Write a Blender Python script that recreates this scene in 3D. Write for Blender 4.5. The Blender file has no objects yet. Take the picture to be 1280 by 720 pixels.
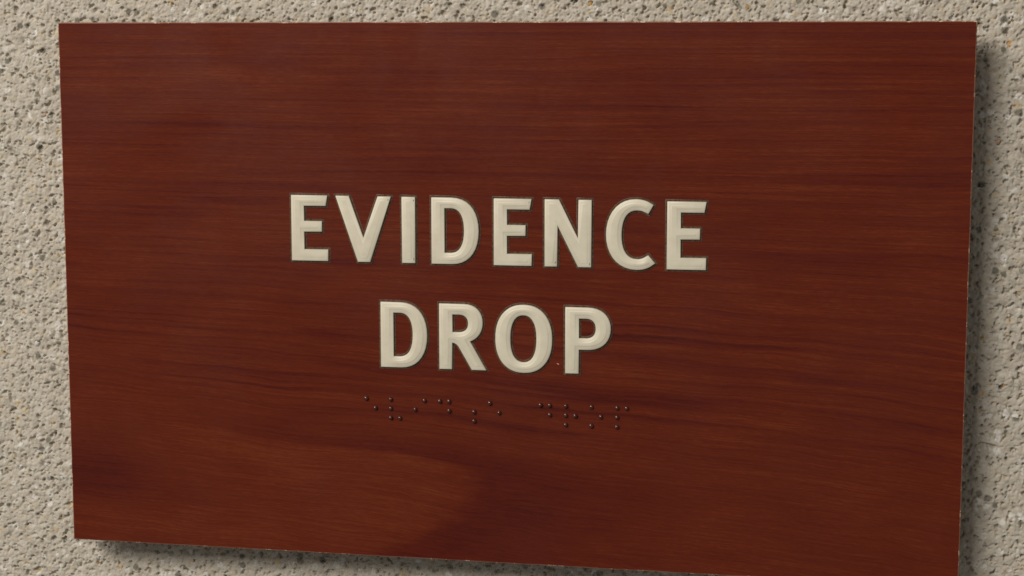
import bpy, bmesh, math, random
import numpy as np
from mathutils import Matrix, Vector

random.seed(11)
scn = bpy.context.scene
col = scn.collection
MM = 0.001
RX = Matrix.Rotation(math.radians(90), 4, 'X')      # sign plane (x right, y up, z out) -> world (x, -z, y)

# ------------------------------------------------------------------ camera
cam_d = bpy.data.cameras.new('camera')
cam = bpy.data.objects.new('camera', cam_d)
col.objects.link(cam)
R = ((0.9811623914, -0.0261569075, 0.1914057936),
     (0.0010398940, 0.9914919901, 0.1301635595),
     (-0.1931819874, -0.1275125476, 0.9728418525))
CAM = (93.992, 63.488, 455.296)
cm = Matrix([[*R[0], CAM[0] * MM], [*R[1], CAM[1] * MM], [*R[2], CAM[2] * MM], [0, 0, 0, 1]])
cam.matrix_world = RX @ cm
cam_d.sensor_width = 36.0
cam_d.lens = 36.0 * 2287.448 / 1280.0
cam_d.clip_start = 0.01
cam_d.clip_end = 50.0
scn.camera = cam

# ------------------------------------------------------------------ light
world = bpy.data.worlds.new('World')
scn.world = world
world.use_nodes = True
bg = world.node_tree.nodes['Background']
bg.inputs['Color'].default_value = (1.0, 0.95, 0.87, 1)
bg.inputs['Strength'].default_value = 0.20

def area(name, pos, size, power, colour, target=(0, 0, 0)):
    d = bpy.data.lights.new(name, 'AREA')
    d.shape = 'RECTANGLE'
    d.size, d.size_y = size
    d.energy = power
    d.color = colour
    o = bpy.data.objects.new(name, d)
    col.objects.link(o)
    p = RX.to_3x3() @ Vector(pos)
    t = RX.to_3x3() @ Vector(target)
    o.location = p
    o.rotation_euler = (t - p).to_track_quat('-Z', 'Y').to_euler()
    return o

area('ceiling_lamp', (-0.44, 0.64, 0.98), (0.48, 0.38), 10.8, (1.0, 0.94, 0.85))
area('far_ceiling_lamp', (-1.15, 1.20, 1.25), (0.85, 0.55), 20.0, (1.0, 0.94, 0.85))

scn.view_settings.view_transform = 'Standard'
scn.view_settings.look = 'None'
scn.view_settings.gamma = 1.0
scn.view_settings.exposure = -0.06
scn.view_settings.use_curve_mapping = False
scn.render.engine = 'CYCLES'
scn.render.resolution_x = 1024
scn.render.resolution_y = 576
scn.cycles.filter_width = 1.6

# ------------------------------------------------------------------ node helper
class NT:
    def __init__(self, name):
        self.m = bpy.data.materials.new(name)
        self.m.use_nodes = True
        self.t = self.m.node_tree
        self.b = self.t.nodes['Principled BSDF']
        tc = self.t.nodes.new('ShaderNodeTexCoord')
        self.P = self.vm('MULTIPLY', tc.outputs['Object'], (1000, 1000, 1000))   # millimetres
    def lk(self, a, b):
        self.t.links.new(a, b)
    def put(self, s, v):
        if isinstance(v, bpy.types.NodeSocket): self.lk(v, s)
        else: s.default_value = v
    def vm(self, op, a, b):
        n = self.t.nodes.new('ShaderNodeVectorMath'); n.operation = op
        self.put(n.inputs[0], a); self.put(n.inputs[1], b)
        return n.outputs[0]
    def ma(self, op, a, b=0.0, c=0.0, clamp=False):
        n = self.t.nodes.new('ShaderNodeMath'); n.operation = op; n.use_clamp = clamp
        self.put(n.inputs[0], a); self.put(n.inputs[1], b); self.put(n.inputs[2], c)
        return n.outputs[0]
    def noise(self, v, scale=1.0, detail=2.0, rough=0.5, dist=0.0):
        n = self.t.nodes.new('ShaderNodeTexNoise')
        self.lk(v, n.inputs['Vector'])
        n.inputs['Scale'].default_value = scale; n.inputs['Detail'].default_value = detail
        n.inputs['Roughness'].default_value = rough; n.inputs['Distortion'].default_value = dist
        return n.outputs['Fac']
    def xyz(self, v):
        n = self.t.nodes.new('ShaderNodeSeparateXYZ'); self.lk(v, n.inputs[0])
        return n.outputs
    def comb(self, x, y, z=0.0):
        n = self.t.nodes.new('ShaderNodeCombineXYZ')
        for s, v in zip(n.inputs, (x, y, z)): self.put(s, v)
        return n.outputs[0]
    def mr(self, v, a, b, c=0.0, d=1.0, smooth=True):
        n = self.t.nodes.new('ShaderNodeMapRange')
        n.interpolation_type = 'SMOOTHSTEP' if smooth else 'LINEAR'
        self.put(n.inputs['Value'], v)
        for k, x in zip(('From Min', 'From Max', 'To Min', 'To Max'), (a, b, c, d)): n.inputs[k].default_value = x
        return n.outputs[0]
    def ramp(self, f, stops):
        n = self.t.nodes.new('ShaderNodeValToRGB')
        e = n.color_ramp.elements
        while len(e) < len(stops): e.new(0.5)
        for q, (p, c) in zip(e, stops): q.position = p; q.color = (*c, 1)
        self.lk(f, n.inputs[0])
        return n.outputs[0]
    def mix(self, f, a, b, mode='MIX'):
        n = self.t.nodes.new('ShaderNodeMix'); n.data_type = 'RGBA'; n.blend_type = mode
        self.put(n.inputs[0], f)
        self.put(n.inputs[6], a if isinstance(a, bpy.types.NodeSocket) else (*a, 1))
        self.put(n.inputs[7], b if isinstance(b, bpy.types.NodeSocket) else (*b, 1))
        return n.outputs[2]
    def bump(self, h, strength, dist_mm):
        n = self.t.nodes.new('ShaderNodeBump')
        n.inputs['Strength'].default_value = strength
        n.inputs['Distance'].default_value = dist_mm * MM
        self.lk(h, n.inputs['Height'])
        self.lk(n.outputs[0], self.b.inputs['Normal'])
    def set(self, **kw):
        for k, v in kw.items():
            s = self.b.inputs[k.replace('_', ' ')]
            if isinstance(v, tuple) and len(v) == 3: v = (*v, 1)
            self.put(s, v)

# ------------------------------------------------------------------ materials
def mat_wood():
    t = NT('cherry_laminate')
    x, y, z = t.xyz(t.P)
    mul = lambda a, b: t.ma('MULTIPLY', a, b)
    ctr = lambda n, k: t.ma('MULTIPLY', t.ma('SUBTRACT', n, 0.5), k)
    # slow wander of the grain lines: nearly straight at the top, wavier towards the flame figure
    wav = t.mr(y, -55, 25, 1.0, 0.22)
    w = ctr(t.noise(t.comb(mul(x, 0.011), mul(y, 0.03)), 1.0, 2.0), 8.0)
    w = mul(t.ma('ADD', w, ctr(t.noise(t.comb(mul(x, 0.045), mul(y, 0.10)), 1.0, 2.0), 2.2)), wav)
    w3 = ctr(t.noise(t.comb(mul(x, 0.30), mul(y, 0.5)), 1.0, 2.0), 0.35)
    w = t.ma('ADD', w, w3)
    yy = t.ma('ADD', t.ma('ADD', y, 48.0), w)
    q = t.ma('ADD', t.ma('MAXIMUM', yy, 0.0), mul(t.ma('MINIMUM', yy, 0.0), -0.25))
    slope = t.mr(y, -52, 38, 0.085, 0.004)
    s = t.ma('ADD', t.ma('SQRT', t.ma('ADD', mul(q, q), 36.0)), mul(x, slope))
    yf = t.ma('ADD', t.ma('ADD', y, w), mul(x, slope))          # fibre direction
    out = t.mr(s, 7.0, 15.0, 0.0, 1.0)                          # outside the pale tongue
    band = t.noise(t.comb(mul(x, 0.0045), mul(s, 0.20)), 1.0, 2.0, 0.55)
    fib = t.noise(t.comb(mul(x, 0.020), mul(yf, 1.5)), 1.0, 4.0, 0.62)
    fine = t.noise(t.comb(mul(x, 0.09), mul(yf, 4.5), 2.2), 1.0, 3.0, 0.6)
    pore = t.noise(t.comb(mul(x, 0.45), mul(yf, 5.0), 9.1), 1.0, 2.0, 0.6)
    mot = t.noise(t.comb(mul(x, 0.030), mul(y, 0.085), 5.0), 1.0, 3.0, 0.55)
    v = mul(ctr(band, 0.22), t.ma('ADD', mul(out, 0.75), 0.25))
    v = t.ma('ADD', v, ctr(fib, 0.50))
    v = t.ma('ADD', v, ctr(fine, 0.58))
    v = t.ma('ADD', v, ctr(pore, 0.46))
    v = t.ma('ADD', v, ctr(mot, 0.40))
    # growth rings: each one darkens slowly, then stops at a crisp edge
    def rings(freq, seed, lo, hi):
        u = t.ma('ADD', mul(s, freq), mul(t.noise(t.comb(mul(x, 0.004), mul(s, freq * 0.8), seed), 1.0, 2.0, 0.5), 3.2))
        f = t.ma('FRACT', u)
        k = mul(t.mr(f, lo, 0.90), t.mr(f, 0.93, 1.0, 1.0, 0.0))
        a = t.mr(t.noise(t.comb(mul(x, 0.012), mul(s, 0.13), seed + 4.0), 1.0, 2.0, 0.6), 0.36, 0.64, 0.15, 1.0)
        return mul(mul(mul(mul(k, a), out), t.mr(yy, 3.0, 13.0)), hi)
    v = t.ma('SUBTRACT', v, rings(0.165, 3.1, 0.52, t.mr(y, -30, 40, 0.27, 0.15)))
    v = t.ma('SUBTRACT', v, rings(0.42, 7.4, 0.50, t.mr(y, -30, 40, 0.12, 0.16)))
    # the flame figure near the lower edge: dark band round a pale tongue
    s2 = t.ma('ADD', s, ctr(t.noise(t.comb(mul(x, 0.12), mul(y, 0.5), 1.0), 1.0, 3.0, 0.6), 1.4))
    band2 = mul(t.mr(s2, 5.2, 6.0), t.mr(s2, 6.2, 11.5, 1.0, 0.0))
    low = t.mr(y, -42, -22, 1.0, 0.0)
    v = t.ma('SUBTRACT', v, mul(mul(mul(band2, t.mr(x, -95, -25, 0.10, 1.0)), low), 0.27))
    tongue = mul(mul(t.mr(s2, 4.0, 5.8, 1.0, 0.0), t.mr(x, -105, -50)), low)
    v = t.ma('ADD', v, mul(tongue, 0.07))
    # darker heartwood patch in the lower left corner
    corner = mul(t.mr(x, -112, -80, 1.0, 0.0), mul(t.mr(y, -62, -54), t.mr(y, -50, -38, 1.0, 0.0)))
    v = t.ma('SUBTRACT', v, mul(corner, 0.26))
    v = t.ma('ADD', v, 0.57)
    c = t.ramp(v, [(0.05, (0.040, 0.0040, 0.0024)), (0.36, (0.073, 0.0082, 0.0033)),
                   (0.60, (0.096, 0.0130, 0.0036)), (0.95, (0.150, 0.030, 0.0070))])
    smudge = t.noise(t.vm('ADD', t.P, t.comb(w, w)), 0.03, 4.0, 0.65, 0.6)
    t.set(Base_Color=c, Roughness=t.ma('ADD', t.mr(smudge, 0.3, 0.7, 0.27, 0.37), ctr(pore, 0.08)), Specular_IOR_Level=0.25)
    t.bump(pore, 0.10, 0.05)
    return t.m

def mat_edge():
    t = NT('worn_laminate_edge')
    n = t.noise(t.P, 0.55, 3.0, 0.6)
    n2 = t.noise(t.P, 2.3, 2.0, 0.6)
    f = t.mr(t.ma('ADD', n, t.ma('MULTIPLY', n2, 0.5)), 0.83, 0.93)
    c = t.mix(f, (0.24, 0.105, 0.06), (0.60, 0.46, 0.32))
    t.set(Base_Color=c, Roughness=0.6)
    return t.m

def mat_plain(name, c, rough=0.5, **kw):
    t = NT(name)
    t.set(Base_Color=c, Roughness=rough, **kw)
    return t

def mat_letter():
    t = NT('cream_letter_face')
    n = t.noise(t.P, 0.35, 3.0, 0.6)
    c = t.ramp(n, [(0.3, (0.545, 0.505, 0.400)), (0.7, (0.60, 0.56, 0.450))])
    t.set(Base_Color=c, Roughness=0.42, Specular_IOR_Level=0.4)
    n2 = t.noise(t.P, 0.9, 2.0, 0.5)
    t.bump(n2, 0.10, 0.15)
    return t.m

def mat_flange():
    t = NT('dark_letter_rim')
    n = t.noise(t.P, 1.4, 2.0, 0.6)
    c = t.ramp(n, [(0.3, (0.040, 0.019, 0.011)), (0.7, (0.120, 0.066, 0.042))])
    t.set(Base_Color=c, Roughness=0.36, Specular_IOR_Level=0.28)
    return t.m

def mat_bead():
    t = NT('clear_brown_bead')
    t.set(Base_Color=(0.062, 0.0130, 0.0068), Roughness=0.08, IOR=1.58)
    return t.m

def mat_concrete():
    t = NT('blasted_concrete')
    big = t.noise(t.P, 0.018, 3.0, 0.55)
    mid = t.noise(t.P, 0.25, 4.0, 0.6)
    base = t.ramp(mid, [(0.25, (0.325, 0.290, 0.240)), (0.5, (0.445, 0.405, 0.345)), (0.75, (0.53, 0.495, 0.435))])
    base = t.mix(t.mr(big, 0.35, 0.65, 0.0, 0.35), base, (0.46, 0.415, 0.355))
    v = t.t.nodes.new('ShaderNodeTexVoronoi')
    v.inputs['Scale'].default_value = 0.48
    v.inputs['Randomness'].default_value = 1.0
    t.lk(t.vm('ADD', t.P, t.comb(t.ma('MULTIPLY', t.noise(t.P, 1.1, 2.0), 0.8), t.ma('MULTIPLY', t.noise(t.P, 1.3, 2.0), 0.8))), v.inputs['Vector'])
    r, g, b = t.xyz(v.outputs['Color'])
    grain = t.ramp(r, [(0.0, (0.10, 0.094, 0.075)), (0.06, (0.16, 0.15, 0.12)), (0.09, (0.36, 0.32, 0.265)),
                       (0.55, (0.465, 0.42, 0.35)), (0.80, (0.45, 0.385, 0.285)), (0.82, (0.46, 0.35, 0.20)), (0.85, (0.54, 0.51, 0.465)), (1.0, (0.64, 0.62, 0.58))])
    near = t.mr(v.outputs['Distance'], 0.30, 0.58, 0.85, 0.0)
    c = t.mix(near, base, grain)
    t.set(Base_Color=c, Roughness=0.9, Specular_IOR_Level=0.2)
    h = t.ma('ADD', t.noise(t.P, 1.6, 4.0, 0.7), t.ma('MULTIPLY', mid, 0.6))
    t.bump(h, 0.6, 0.28)
    return t.m

M_WOOD, M_EDGE, M_LETTER, M_RIM, M_BEAD, M_CONC = mat_wood(), mat_edge(), mat_letter(), mat_flange(), mat_bead(), mat_concrete()
M_NICK = mat_plain('dark_nick', (0.06, 0.05, 0.04), 0.7).m
M_BLOCK = mat_plain('grey_block', (0.12, 0.11, 0.10), 0.7).m
M_CHIP = mat_plain('pale_chip', (0.55, 0.30, 0.20), 0.5).m

def stone_mat(name, a, b):
    t = NT(name)
    c = t.ramp(t.noise(t.P, 1.2, 3.0, 0.6), [(0.3, a), (0.7, b)])
    t.set(Base_Color=c, Roughness=0.65, Specular_IOR_Level=0.35)
    t.bump(t.noise(t.P, 2.0, 3.0, 0.6), 0.5, 0.2)
    return t.m
M_STONES = {'ochre': stone_mat('ochre_stone', (0.36, 0.19, 0.055), (0.50, 0.30, 0.10)),
            'white': stone_mat('white_stone', (0.48, 0.46, 0.43), (0.62, 0.60, 0.57)),
            'tan': stone_mat('tan_stone', (0.38, 0.29, 0.19), (0.50, 0.40, 0.27)),
            'grey': stone_mat('grey_stone', (0.13, 0.125, 0.11), (0.24, 0.23, 0.20)),
            'rose': stone_mat('rose_stone', (0.36, 0.23, 0.16), (0.46, 0.32, 0.23))}

# ------------------------------------------------------------------ wall
WZ = -10.8                                            # mean wall plane, mm behind the face of the sign
def build_wall():
    st = 0.2
    x0, x1, y0, y1 = -152.0, 148.0, -94.0, 88.0
    nx, ny = int((x1 - x0) / st) + 1, int((y1 - y0) / st) + 1
    rng = np.random.default_rng(5)
    fy = np.fft.fftfreq(ny, st)[:, None]; fx = np.fft.rfftfreq(nx, st)[None, :]
    def field(wl, bw=0.45, ax=1.0, ay=1.0, shear=0.0):
        f = np.sqrt((fx * ax + fy * shear) ** 2 + (fy * ay) ** 2)
        g = np.exp(-0.5 * ((f - 1 / wl) / (bw / wl)) ** 2); g[0, 0] = 0
        a = np.fft.irfft2(np.fft.rfft2(rng.standard_normal((ny, nx))) * g, s=(ny, nx))
        return a / a.std()
    sm = lambda a, lo, hi: (lambda q: q * q * (3 - 2 * q))(np.clip((a - lo) / (hi - lo), 0, 1))
    den = field(22.0, 0.6) * 0.16
    h = 0.13 * field(2.6) + 0.10 * field(1.5) + 0.05
    h = np.where(h > 0, h * 0.28, h)                 # grains worn to flattish tops, hollows between
    h += 0.08 * field(9.0) + 0.022 * field(0.9)
    p1 = field(3.6, 0.4) + 0.55 * field(1.5)
    p2 = field(2.2, 0.4) + 0.35 * field(1.0)
    p3 = field(2.4, 0.4, 0.75, 1.2, 0.35) + 0.4 * field(1.0)
    h -= 0.85 * sm(p1 + den, 1.32, 2.4)
    h -= 0.55 * sm(p2 + den, 1.40, 2.5)
    h -= 0.45 * sm(p3 - den, 1.70, 2.7)
    h = np.clip(h, -1.6, 0.5)
    X, Y = np.meshgrid(x0 + st * np.arange(nx), y0 + st * np.arange(ny))
    V = np.stack([X, Y, h], -1).reshape(-1, 3)
    I, J = np.meshgrid(np.arange(nx - 1), np.arange(ny - 1))
    cx, cy = x0 + (I + .5) * st, y0 + (J + .5) * st
    keep = ~((np.abs(cx) < 100) & (np.abs(cy) < 52))
    a = (J * nx + I)[keep]
    F = np.stack([a, a + 1, a + 1 + nx, a + nx], -1)
    used = np.unique(F); mp = np.full(len(V), -1); mp[used] = np.arange(len(used))
    V = V[used]; F = mp[F]
    # coarser continuation: behind the middle of the sign and beyond the close-up
    def patch(ax, bx, ay, by, s2, amp, dz):
        nonlocal V, F
        xs = np.linspace(ax, bx, max(2, int((bx - ax) / s2))); ys = np.linspace(ay, by, max(2, int((by - ay) / s2)))
        gx, gy = np.meshgrid(xs, ys); gz = rng.standard_normal(gx.shape) * amp + dz
        i, j = np.meshgrid(np.arange(len(xs) - 1), np.arange(len(ys) - 1)); k = (j * len(xs) + i).ravel() + len(V)
        F = np.concatenate([F, np.stack([k, k + 1, k + 1 + len(xs), k + len(xs)], -1)])
        V = np.concatenate([V, np.stack([gx, gy, gz], -1).reshape(-1, 3)])
    patch(-103, 103, -55, 55, 6, 0.0, -0.5)
    patch(-420, x0 + 1, -320, 320, 1.6, 0.16, -0.12); patch(x1 - 1, 420, -320, 320, 1.6, 0.16, -0.12)
    patch(x0 + 1, x1 - 1, y1 - 1, 320, 1.6, 0.16, -0.12); patch(x0 + 1, x1 - 1, -320, y0 + 1, 1.6, 0.16, -0.12)
    me = bpy.data.meshes.new('concrete_wall')
    me.vertices.add(len(V)); me.vertices.foreach_set('co', (V * MM).astype(np.float32).ravel())
    me.loops.add(F.size); me.loops.foreach_set('vertex_index', F.astype(np.int32).ravel())
    me.polygons.add(len(F)); me.polygons.foreach_set('loop_start', np.arange(0, F.size, 4, dtype=np.int32))
    me.update(calc_edges=True); me.validate()
    me.polygons.foreach_set('use_smooth', np.ones(len(me.polygons), dtype=bool))
    me.materials.append(M_CONC)
    o = bpy.data.objects.new('concrete_wall', me); col.objects.link(o)
    o.matrix_world = RX @ Matrix.Translation((0, 0, WZ * MM))
    o['kind'] = 'structure'
    o['label'] = 'rough blasted beige concrete wall behind the sign'
    def height(x, y):
        i = int(np.clip((x - x0) / st, 0, nx - 1)); j = int(np.clip((y - y0) / st, 0, ny - 1))
        k = h[max(0, j - 3):j + 4, max(0, i - 3):i + 4]
        return float(k.mean())
    return o, height
wall, wall_h = build_wall()

# stones of the aggregate that stand out of the wall
def stone_mesh(seed, m):
    rnd = random.Random(seed)
    bm = bmesh.new()
    bmesh.ops.create_icosphere(bm, subdivisions=2, radius=1.0)
    ph = [rnd.uniform(0, 6.28) for _ in range(6)]
    for v in bm.verts:
        c = v.co
        k = 1 + 0.16 * math.sin(2.3 * c.x + ph[0]) + 0.14 * math.sin(3.1 * c.y + ph[1]) + 0.10 * math.sin(4.3 * (c.x + c.y) + ph[2]) + rnd.uniform(-.06, .06)
        v.co = c * k * MM
    me = bpy.data.meshes.new('stone'); bm.to_mesh(me); bm.free()
    for p in me.polygons: p.use_smooth = True
    me.materials.append(m)
    return me
stones = {k: [stone_mesh(hash_i * 7 + q, m) for q in range(2)] for hash_i, (k, m) in enumerate(M_STONES.items())}
def stone(x, y, rx, ry, kind, rz, out=0.14):
    o = bpy.data.objects.new('stone', random.choice(stones[kind])); col.objects.link(o)
    o.parent = wall
    zs = min(rx, ry) * 0.6
    o.location = (x * MM, y * MM, (wall_h(x, y) + out - zs) * MM)
    o.rotation_euler = (0, 0, rz)
    o.scale = (rx, ry, zs)
known = [(126.0, 64.5, 1.15, 1.1, 'ochre'), (-127.0, 51.5, 1.0, 1.5, 'white'), (-90.0, 73.0, 1.3, 1.0, 'white'),
         (-128.0, 73.5, 1.4, 0.9, 'tan'), (-122.8, 11.5, 1.3, 1.0, 'white'), (-121.0, 4.0, 0.8, 1.2, 'tan'),
         (131.5, 62.0, 1.6, 1.3, 'white'), (-132.0, -18.0, 1.0, 0.8, 'white'), (62.0, 74.0, 0.9, 1.0, 'ochre'),
         (-20.0, 73.2, 1.4, 0.7, 'tan'), (22.0, 74.5, 0.9, 0.6, 'ochre'), (124.5, 18.0, 1.5, 0.8, 'tan'), (131.0, 3.5, 1.4, 0.9, 'tan')]
for a in known: stone(*a, random.uniform(-0.5, 0.5))
placed = [(k[0], k[1]) for k in known]
tries = 0
while len(placed) < 150 and tries < 6000:
    tries += 1
    x, y = random.uniform(-146, 142), random.uniform(-90, 84)
    if abs(x) < 116 and abs(y) < 68: continue
    if any((x - a) ** 2 + (y - b) ** 2 < 9 for a, b in placed): continue
    placed.append((x, y))
    k = random.choices(['tan', 'white', 'ochre', 'grey', 'rose'], [6, 5, 2, 1, 2])[0]
    r = random.uniform(0.45, 1.05)
    stone(x, y, r * random.uniform(.9, 1.4), r * random.uniform(.7, 1.1), k, random.uniform(0, 3.1), random.uniform(0.0, 0.16))

# ------------------------------------------------------------------ sign
W, H, TH = 235.6, 140.0, 3.2
sign = bpy.data.objects.new('wall_sign', None); col.objects.link(sign)
sign.empty_display_size = 0.02
sign.matrix_world = RX @ Matrix.Translation((0, -H / 2 * MM, -TH * MM))
sign['label'] = 'dark red cherry wood sign reading EVIDENCE DROP with braille, on concrete wall'
sign['category'] = 'sign'
OFF = Vector((0, H / 2 * MM, TH * MM))

def part(name, bm, m, parent=None, smooth=None):
    me = bpy.data.meshes.new(name); bm.normal_update(); bm.to_mesh(me); bm.free()
    me.materials.append(m)
    if smooth is not None:
        for p in me.polygons: p.use_smooth = True
        me.set_sharp_from_angle(angle=math.radians(smooth))
    o = bpy.data.objects.new(name, me); col.objects.link(o)
    o.parent = parent or sign
    if parent is None: o.location = OFF
    return o

def rect_loop(bm, w, h, z, n=60):
    """subdivided rectangle with slightly worn, not perfectly straight edges"""
    pts = []
    for (ax, ay), (bx, by) in zip(((-1, -1), (1, -1), (1, 1), (-1, 1)), ((1, -1), (1, 1), (-1, 1), (-1, -1))):
        for i in range(n):
            t = i / n
            pts.append((w / 2 * (ax + (bx - ax) * t), h / 2 * (ay + (by - ay) * t)))
    return pts
rw = random.Random(3)
jit = [(rw.uniform(-.05, .05), rw.uniform(0.0, 0.10)) for _ in range(240)]
def ring(bm, inset, z, wear):
    out = []
    for (x, y), (j, c) in zip(rect_loop(bm, W, H, z), jit):
        d = inset + wear * c
        sx, sy = (1 - 2 * d / W), (1 - 2 * d / H)
        out.append(bm.verts.new((x * sx * MM, y * sy * MM, z * MM)))
    return out
def bridge(bm, a, b):
    n = len(a)
    for i in range(n): bm.faces.new((a[i], a[(i + 1) % n], b[(i + 1) % n], b[i]))
bm = bmesh.new()
loops = [ring(bm, i, z, w) for i, z, w in ((0.05, -TH, 0), (0.0, -TH + .1, 0), (0.0, -0.30, 0), (0.06, -0.10, .5), (0.20, 0.0, 1.0))]
for a, b in zip(loops, loops[1:]): bridge(bm, a, b)
bm.faces.new(list(reversed(loops[0])))
part('panel_edge', bm, M_EDGE)
bm = bmesh.new()
lo = ring(bm, 0.20, 0.0, 1.0); bm.faces.new(lo)
face = part('panel_face', bm, M_WOOD)

# shallow block that holds the panel off the wall
bm = bmesh.new()
bmesh.ops.create_cube(bm, size=1.0, matrix=Matrix.Translation((0, 0, (-TH - 3.8) * MM)) @ Matrix.Diagonal((150 * MM, 80 * MM, 7.6 * MM, 1)))
bmesh.ops.bevel(bm, geom=bm.edges[:], offset=0.6 * MM, segments=1, affect='EDGES')
part('mounting_block', bm, M_BLOCK)

# ---- letters
def bez(p0, p1, p2, p3, n=9):
    return [tuple((1 - t) ** 3 * a + 3 * (1 - t) ** 2 * t * b + 3 * (1 - t) * t * t * c + t ** 3 * d
                  for a, b, c, d in zip(p0, p1, p2, p3)) for t in [i / n for i in range(1, n + 1)]]
def path(*seg):
    """2-tuples are corners, 6-tuples are cubic curves"""
    out = []
    for s in seg:
        if len(s) == 2: out.append(s)
        else: out += bez(out[-1], s[0:2], s[2:4], s[4:6])
    if math.dist(out[0], out[-1]) < 1e-4: out.pop()
    return out
def oval(cx, cy, rx, ry, e=2.25, n=56):
    r = []
    for i in range(n):
        a = -2 * math.pi * i / n
        c, s = math.cos(a), math.sin(a)
        r.append((cx + rx * math.copysign(abs(c) ** (2 / e), c), cy + ry * math.copysign(abs(s) ** (2 / e), s)))
    return r
T, B = 25.47, 8.24
def gE(x):
    return [[(x, T), (x + 9.92, T), (x + 9.45, T - 2.85), (x + 3.58, T - 2.85), (x + 3.58, 18.76), (x + 8.40, 18.76), (x + 8.40, 15.90),
             (x + 3.58, 15.84), (x + 3.58, 11.34), (x + 10.02, 11.38), (x + 10.0, B), (x, B)]]
def gD(dx, dy):
    o = path((-16.85, T), (-11.6, T), (-7.0, T, -4.29, 22.2, -4.29, 16.9), (-4.29, 11.5, -7.0, B, -11.3, B), (-16.85, B))
    i = path((-13.28, 22.62), (-11.6, 22.62), (-9.3, 22.62, -8.27, 20.5, -8.27, 16.95), (-8.27, 13.3, -9.4, 11.24, -11.8, 11.24), (-13.28, 11.24))
    return [[(a + dx, b + dy) for a, b in c] for c in (o, i)]
T2, B2 = -1.97, -19.19
GLYPHS = [
    ('E', gE(-54.40)),
    ('V', [[(-42.42, T), (-38.72, T), (-34.92, 14.68), (-31.10, T), (-27.46, T), (-33.10, B), (-36.50, B)]]),
    ('I', [[(-24.74, T), (-21.05, T), (-21.02, B), (-24.68, B)]]),
    ('D', gD(0, 0)),
    ('E', gE(-0.49)),
    ('N', [[(12.70, T), (16.48, T), (21.33, 15.7), (21.38, T), (24.86, T), (24.86, B), (21.36, B), (16.12, 18.75), (16.10, B), (12.72, B)]]),
    ('C', [path((40.55, 24.46), (39.2, 25.45, 37.5, 25.87, 36.0, 25.87), (31.4, 25.87, 28.45, 22.0, 28.45, 16.85),
                (28.45, 11.6, 31.5, 7.88, 36.3, 7.88), (38.3, 7.88, 40.0, 8.6, 41.13, 9.71), (39.28, 11.78),
                (38.5, 11.05, 37.4, 10.72, 36.4, 10.72), (33.7, 10.72, 32.55, 13.2, 32.55, 16.8),
                (32.55, 20.6, 33.8, 22.93, 36.3, 22.93), (37.4, 22.93, 38.5, 22.6, 39.23, 22.06))]),
    ('E', gE(43.88)),
    ('D', gD(-13.70, -27.43)),
    ('R', [path((-14.92, T2), (-8.3, T2), (-5.2, T2, -3.27, -3.9, -3.27, -6.75), (-3.27, -9.2, -4.6, -11.0, -6.58, -11.72),
                (-2.25, B2), (-6.28, B2), (-9.75, -13.2), (-10.1, -12.75, -10.5, -12.35, -11.32, -12.24), (-11.38, B2), (-14.90, B2)),
           path((-11.27, -4.84), (-9.6, -4.84), (-8.1, -4.84, -7.25, -5.6, -7.25, -7.05), (-7.25, -8.5, -8.2, -9.33, -9.7, -9.33), (-11.27, -9.33))]),
    ('O', [oval(7.41, -10.6, 7.48, 8.88), oval(7.34, -10.58, 3.33, 6.04, 2.35)]),
    ('P', [path((18.13, T2), (24.0, T2), (27.8, T2, 30.0, -4.2, 30.0, -7.35), (30.0, -10.8, 27.6, -12.97, 24.0, -12.97), (21.83, -12.97), (21.80, B2), (18.15, B2)),
           path((21.82, -4.94), (23.6, -4.94), (25.2, -4.94, 26.0, -5.9, 26.0, -7.4), (26.0, -8.9, 25.2, -9.9, 23.6, -9.9), (21.82, -9.9))]),
]
def area2(c): return sum(a[0] * b[1] - b[0] * a[1] for a, b in zip(c, c[1:] + c[:1]))
def clear_corners(c, r=1.5):
    """drop curve points that crowd a hard convex corner, so that insets stay clean"""
    m = len(c)
    def turn(i):
        a, b = Vector(c[i]) - Vector(c[i - 1]), Vector(c[(i + 1) % m]) - Vector(c[i])
        return math.degrees(math.atan2(a.x * b.y - a.y * b.x, a.dot(b)))
    tr = [turn(i) for i in range(m)]
    hard = [i for i in range(m) if abs(tr[i]) > 40]
    return [p for i, p in enumerate(c) if i in hard or not any(tr[h] > 0 and math.dist(p, c[h]) < r for h in hard)]
def offset(c, d, cap=1.45):
    """move a counter-clockwise contour inwards by d"""
    m = len(c); out = []
    for i in range(m):
        p, q, s = Vector(c[i - 1]), Vector(c[i]), Vector(c[(i + 1) % m])
        e1, e2 = (q - p).normalized(), (s - q).normalized()
        n1, n2 = Vector((-e1.y, e1.x)), Vector((-e2.y, e2.x))
        n = n1 + n2
        if n.length < 1e-6: n = n1
        n.normalize()
        k = 1 / max(0.12, n.dot(n1))
        reflex = e1.x * e2.y - e1.y * e2.x < 0
        if reflex == (d > 0): k = min(k, cap)
        out.append(tuple(q + n * d * k))
    return out
def solid(contours, rings, m_name):
    """rings: (inset, z) from the bottom up; the last one is closed with a face"""
    bm = bmesh.new()
    last = []
    for c in contours:
        prev = None
        for d, z in rings:
            vs = [bm.verts.new((x * MM, y * MM, z * MM)) for x, y in offset(c, d)]
            if prev: bridge(bm, prev, vs)
            prev = vs
        last.append(prev)
    edges = []
    for vs in last:
        for i in range(len(vs)):
            edges.append(bm.edges.get((vs[i], vs[(i + 1) % len(vs)])))
    r = bmesh.ops.triangle_fill(bm, edges=edges, use_beauty=True, normal=(0, 0, 1))
    for g in r['geom']:
        if isinstance(g, bmesh.types.BMFace) and g.normal.z < 0: g.normal_flip()
    return bm
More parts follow.
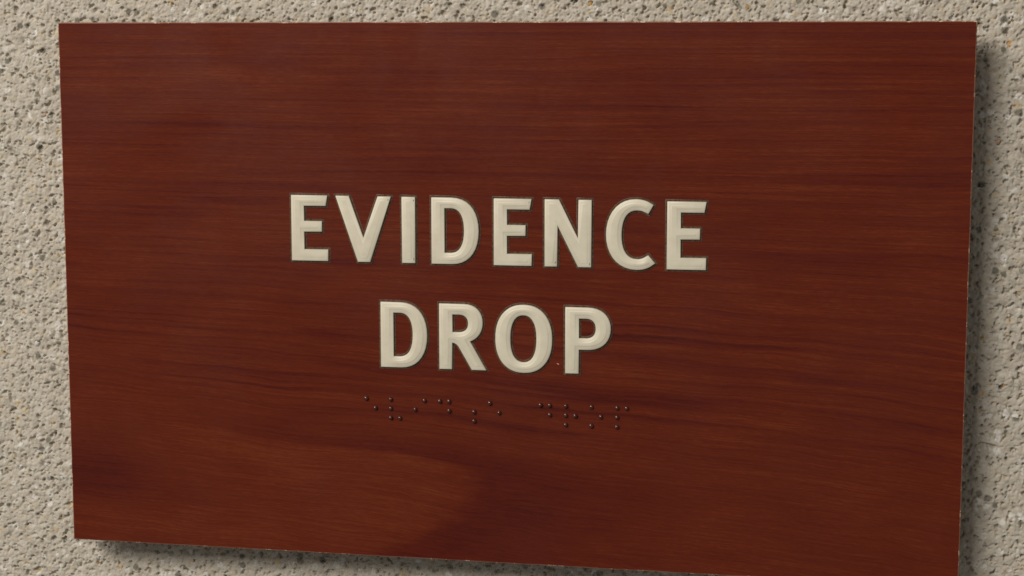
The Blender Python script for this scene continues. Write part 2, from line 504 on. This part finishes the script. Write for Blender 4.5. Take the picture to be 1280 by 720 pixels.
LH = 1.0                                              # letter height above the panel, mm
def on_plane(p, z):                                   # seen position on the panel -> true position at height z
    return (CAM[0] + (p[0] - CAM[0]) * (1 - z / CAM[2]), CAM[1] + (p[1] - CAM[1]) * (1 - z / CAM[2]))
rl = random.Random(8)
letters = []
for ch, cs in GLYPHS:
    cc = []
    for k, c in enumerate(cs):
        c = [on_plane(p, LH * .8) for p in c]
        if (area2(c) < 0) != (k > 0): c = c[::-1]     # outer contour ccw, counters cw
        cc.append(clear_corners(c))
    # the letter body: steep wall, sloping shoulder, soft ridge, flat top
    rings = [(0.05, 0.05), (0.06, 0.45), (0.10, 0.56), (0.18, 0.61), (0.82, 0.69), (0.95, 0.72), (1.12, 0.80), (1.25, 0.815)]
    o = part('letter', solid(cc, rings, ''), M_LETTER, None, 55)
    o['label'] = 'raised cream letter ' + ch
    letters.append(o)
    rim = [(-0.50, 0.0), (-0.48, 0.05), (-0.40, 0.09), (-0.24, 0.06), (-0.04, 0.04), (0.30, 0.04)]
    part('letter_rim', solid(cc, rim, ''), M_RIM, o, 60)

# small dark nicks on the letter faces and a pale chip between O and P
def blob(name, x, y, z, rx, ry, rz, m, parent):
    rb = random.Random(int(x * 100) + 5)
    bm = bmesh.new()
    n = 9
    top = []
    for i in range(n):
        a = 2 * math.pi * i / n; k = rb.uniform(.65, 1.1)
        px, py = rx * k * math.cos(a), ry * k * math.sin(a)
        top.append(bm.verts.new(((x + px * math.cos(rz) - py * math.sin(rz)) * MM, (y + px * math.sin(rz) + py * math.cos(rz)) * MM, z * MM)))
    c = bm.verts.new((x * MM, y * MM, (z + 0.06) * MM))
    for i in range(n): bm.faces.new((top[i], top[(i + 1) % n], c))
    return part(name, bm, m, parent)
for li, x, y, rx, ry in ((2, -21.45, 24.55, .10, .30), (2, -21.45, 9.4, .09, .42), (1, -28.2, 24.6, .10, .26), (5, 24.35, 9.2, .10, .34), (5, 15.6, 9.4, .10, .36), (4, 8.75, 24.6, .08, .20)):
    p = on_plane((x, y), .7)
    blob('nick', p[0], p[1], 0.66, rx, ry, rl.uniform(-.3, .1), M_NICK, letters[li])
blob('chip', 16.4, -16.7, 0.01, .42, .14, -0.7, M_CHIP, None)

# ---- braille: one clear bead for each dot
def bead_mesh():
    bm = bmesh.new()
    r, zc = 0.60, 0.18
    prof = [(r * math.cos(a), zc + r * 0.88 * math.sin(a)) for a in [math.radians(d) for d in (0, 18, 36, 54, 72)]]
    prof = [(r * 1.0, -0.02)] + prof
    n = 18; prev = None
    for pr, pz in prof:
        vs = [bm.verts.new((pr * math.cos(2 * math.pi * i / n) * MM, pr * math.sin(2 * math.pi * i / n) * MM, pz * MM)) for i in range(n)]
        if prev: bridge(bm, prev, vs)
        prev = vs
    c = bm.verts.new((0, 0, (zc + r * .88) * MM))
    for i in range(n): bm.faces.new((prev[i], prev[(i + 1) % n], c))
    me = bpy.data.meshes.new('braille_dot'); bm.to_mesh(me); bm.free()
    for p in me.polygons: p.use_smooth = True
    me.materials.append(M_BEAD)
    return me
bead = bead_mesh()
CELLS = [(-34.75, '15'), (-28.15, '1236'), (-21.55, '24'), (-14.95, '145'), (-8.30, '56'), (-1.68, '15'),
         (11.60, '145'), (18.25, '1235'), (24.88, '135'), (31.50, '1234')]
for cx, dots in CELLS:
    for d in dots:
        k = int(d) - 1
        x, y = on_plane((cx + 2.46 * (k // 3) + 0.17, -27.48 - 2.46 * (k % 3) - 0.17), 0.5)
        o = bpy.data.objects.new('braille_dot', bead); col.objects.link(o)
        o.parent = sign
        o.location = OFF + Vector((x * MM, y * MM, 0))
        s = rl.uniform(.95, 1.06); o.scale = (s, s, s * rl.uniform(.9, 1.1)); o.rotation_euler = (0, 0, rl.uniform(0, 6))
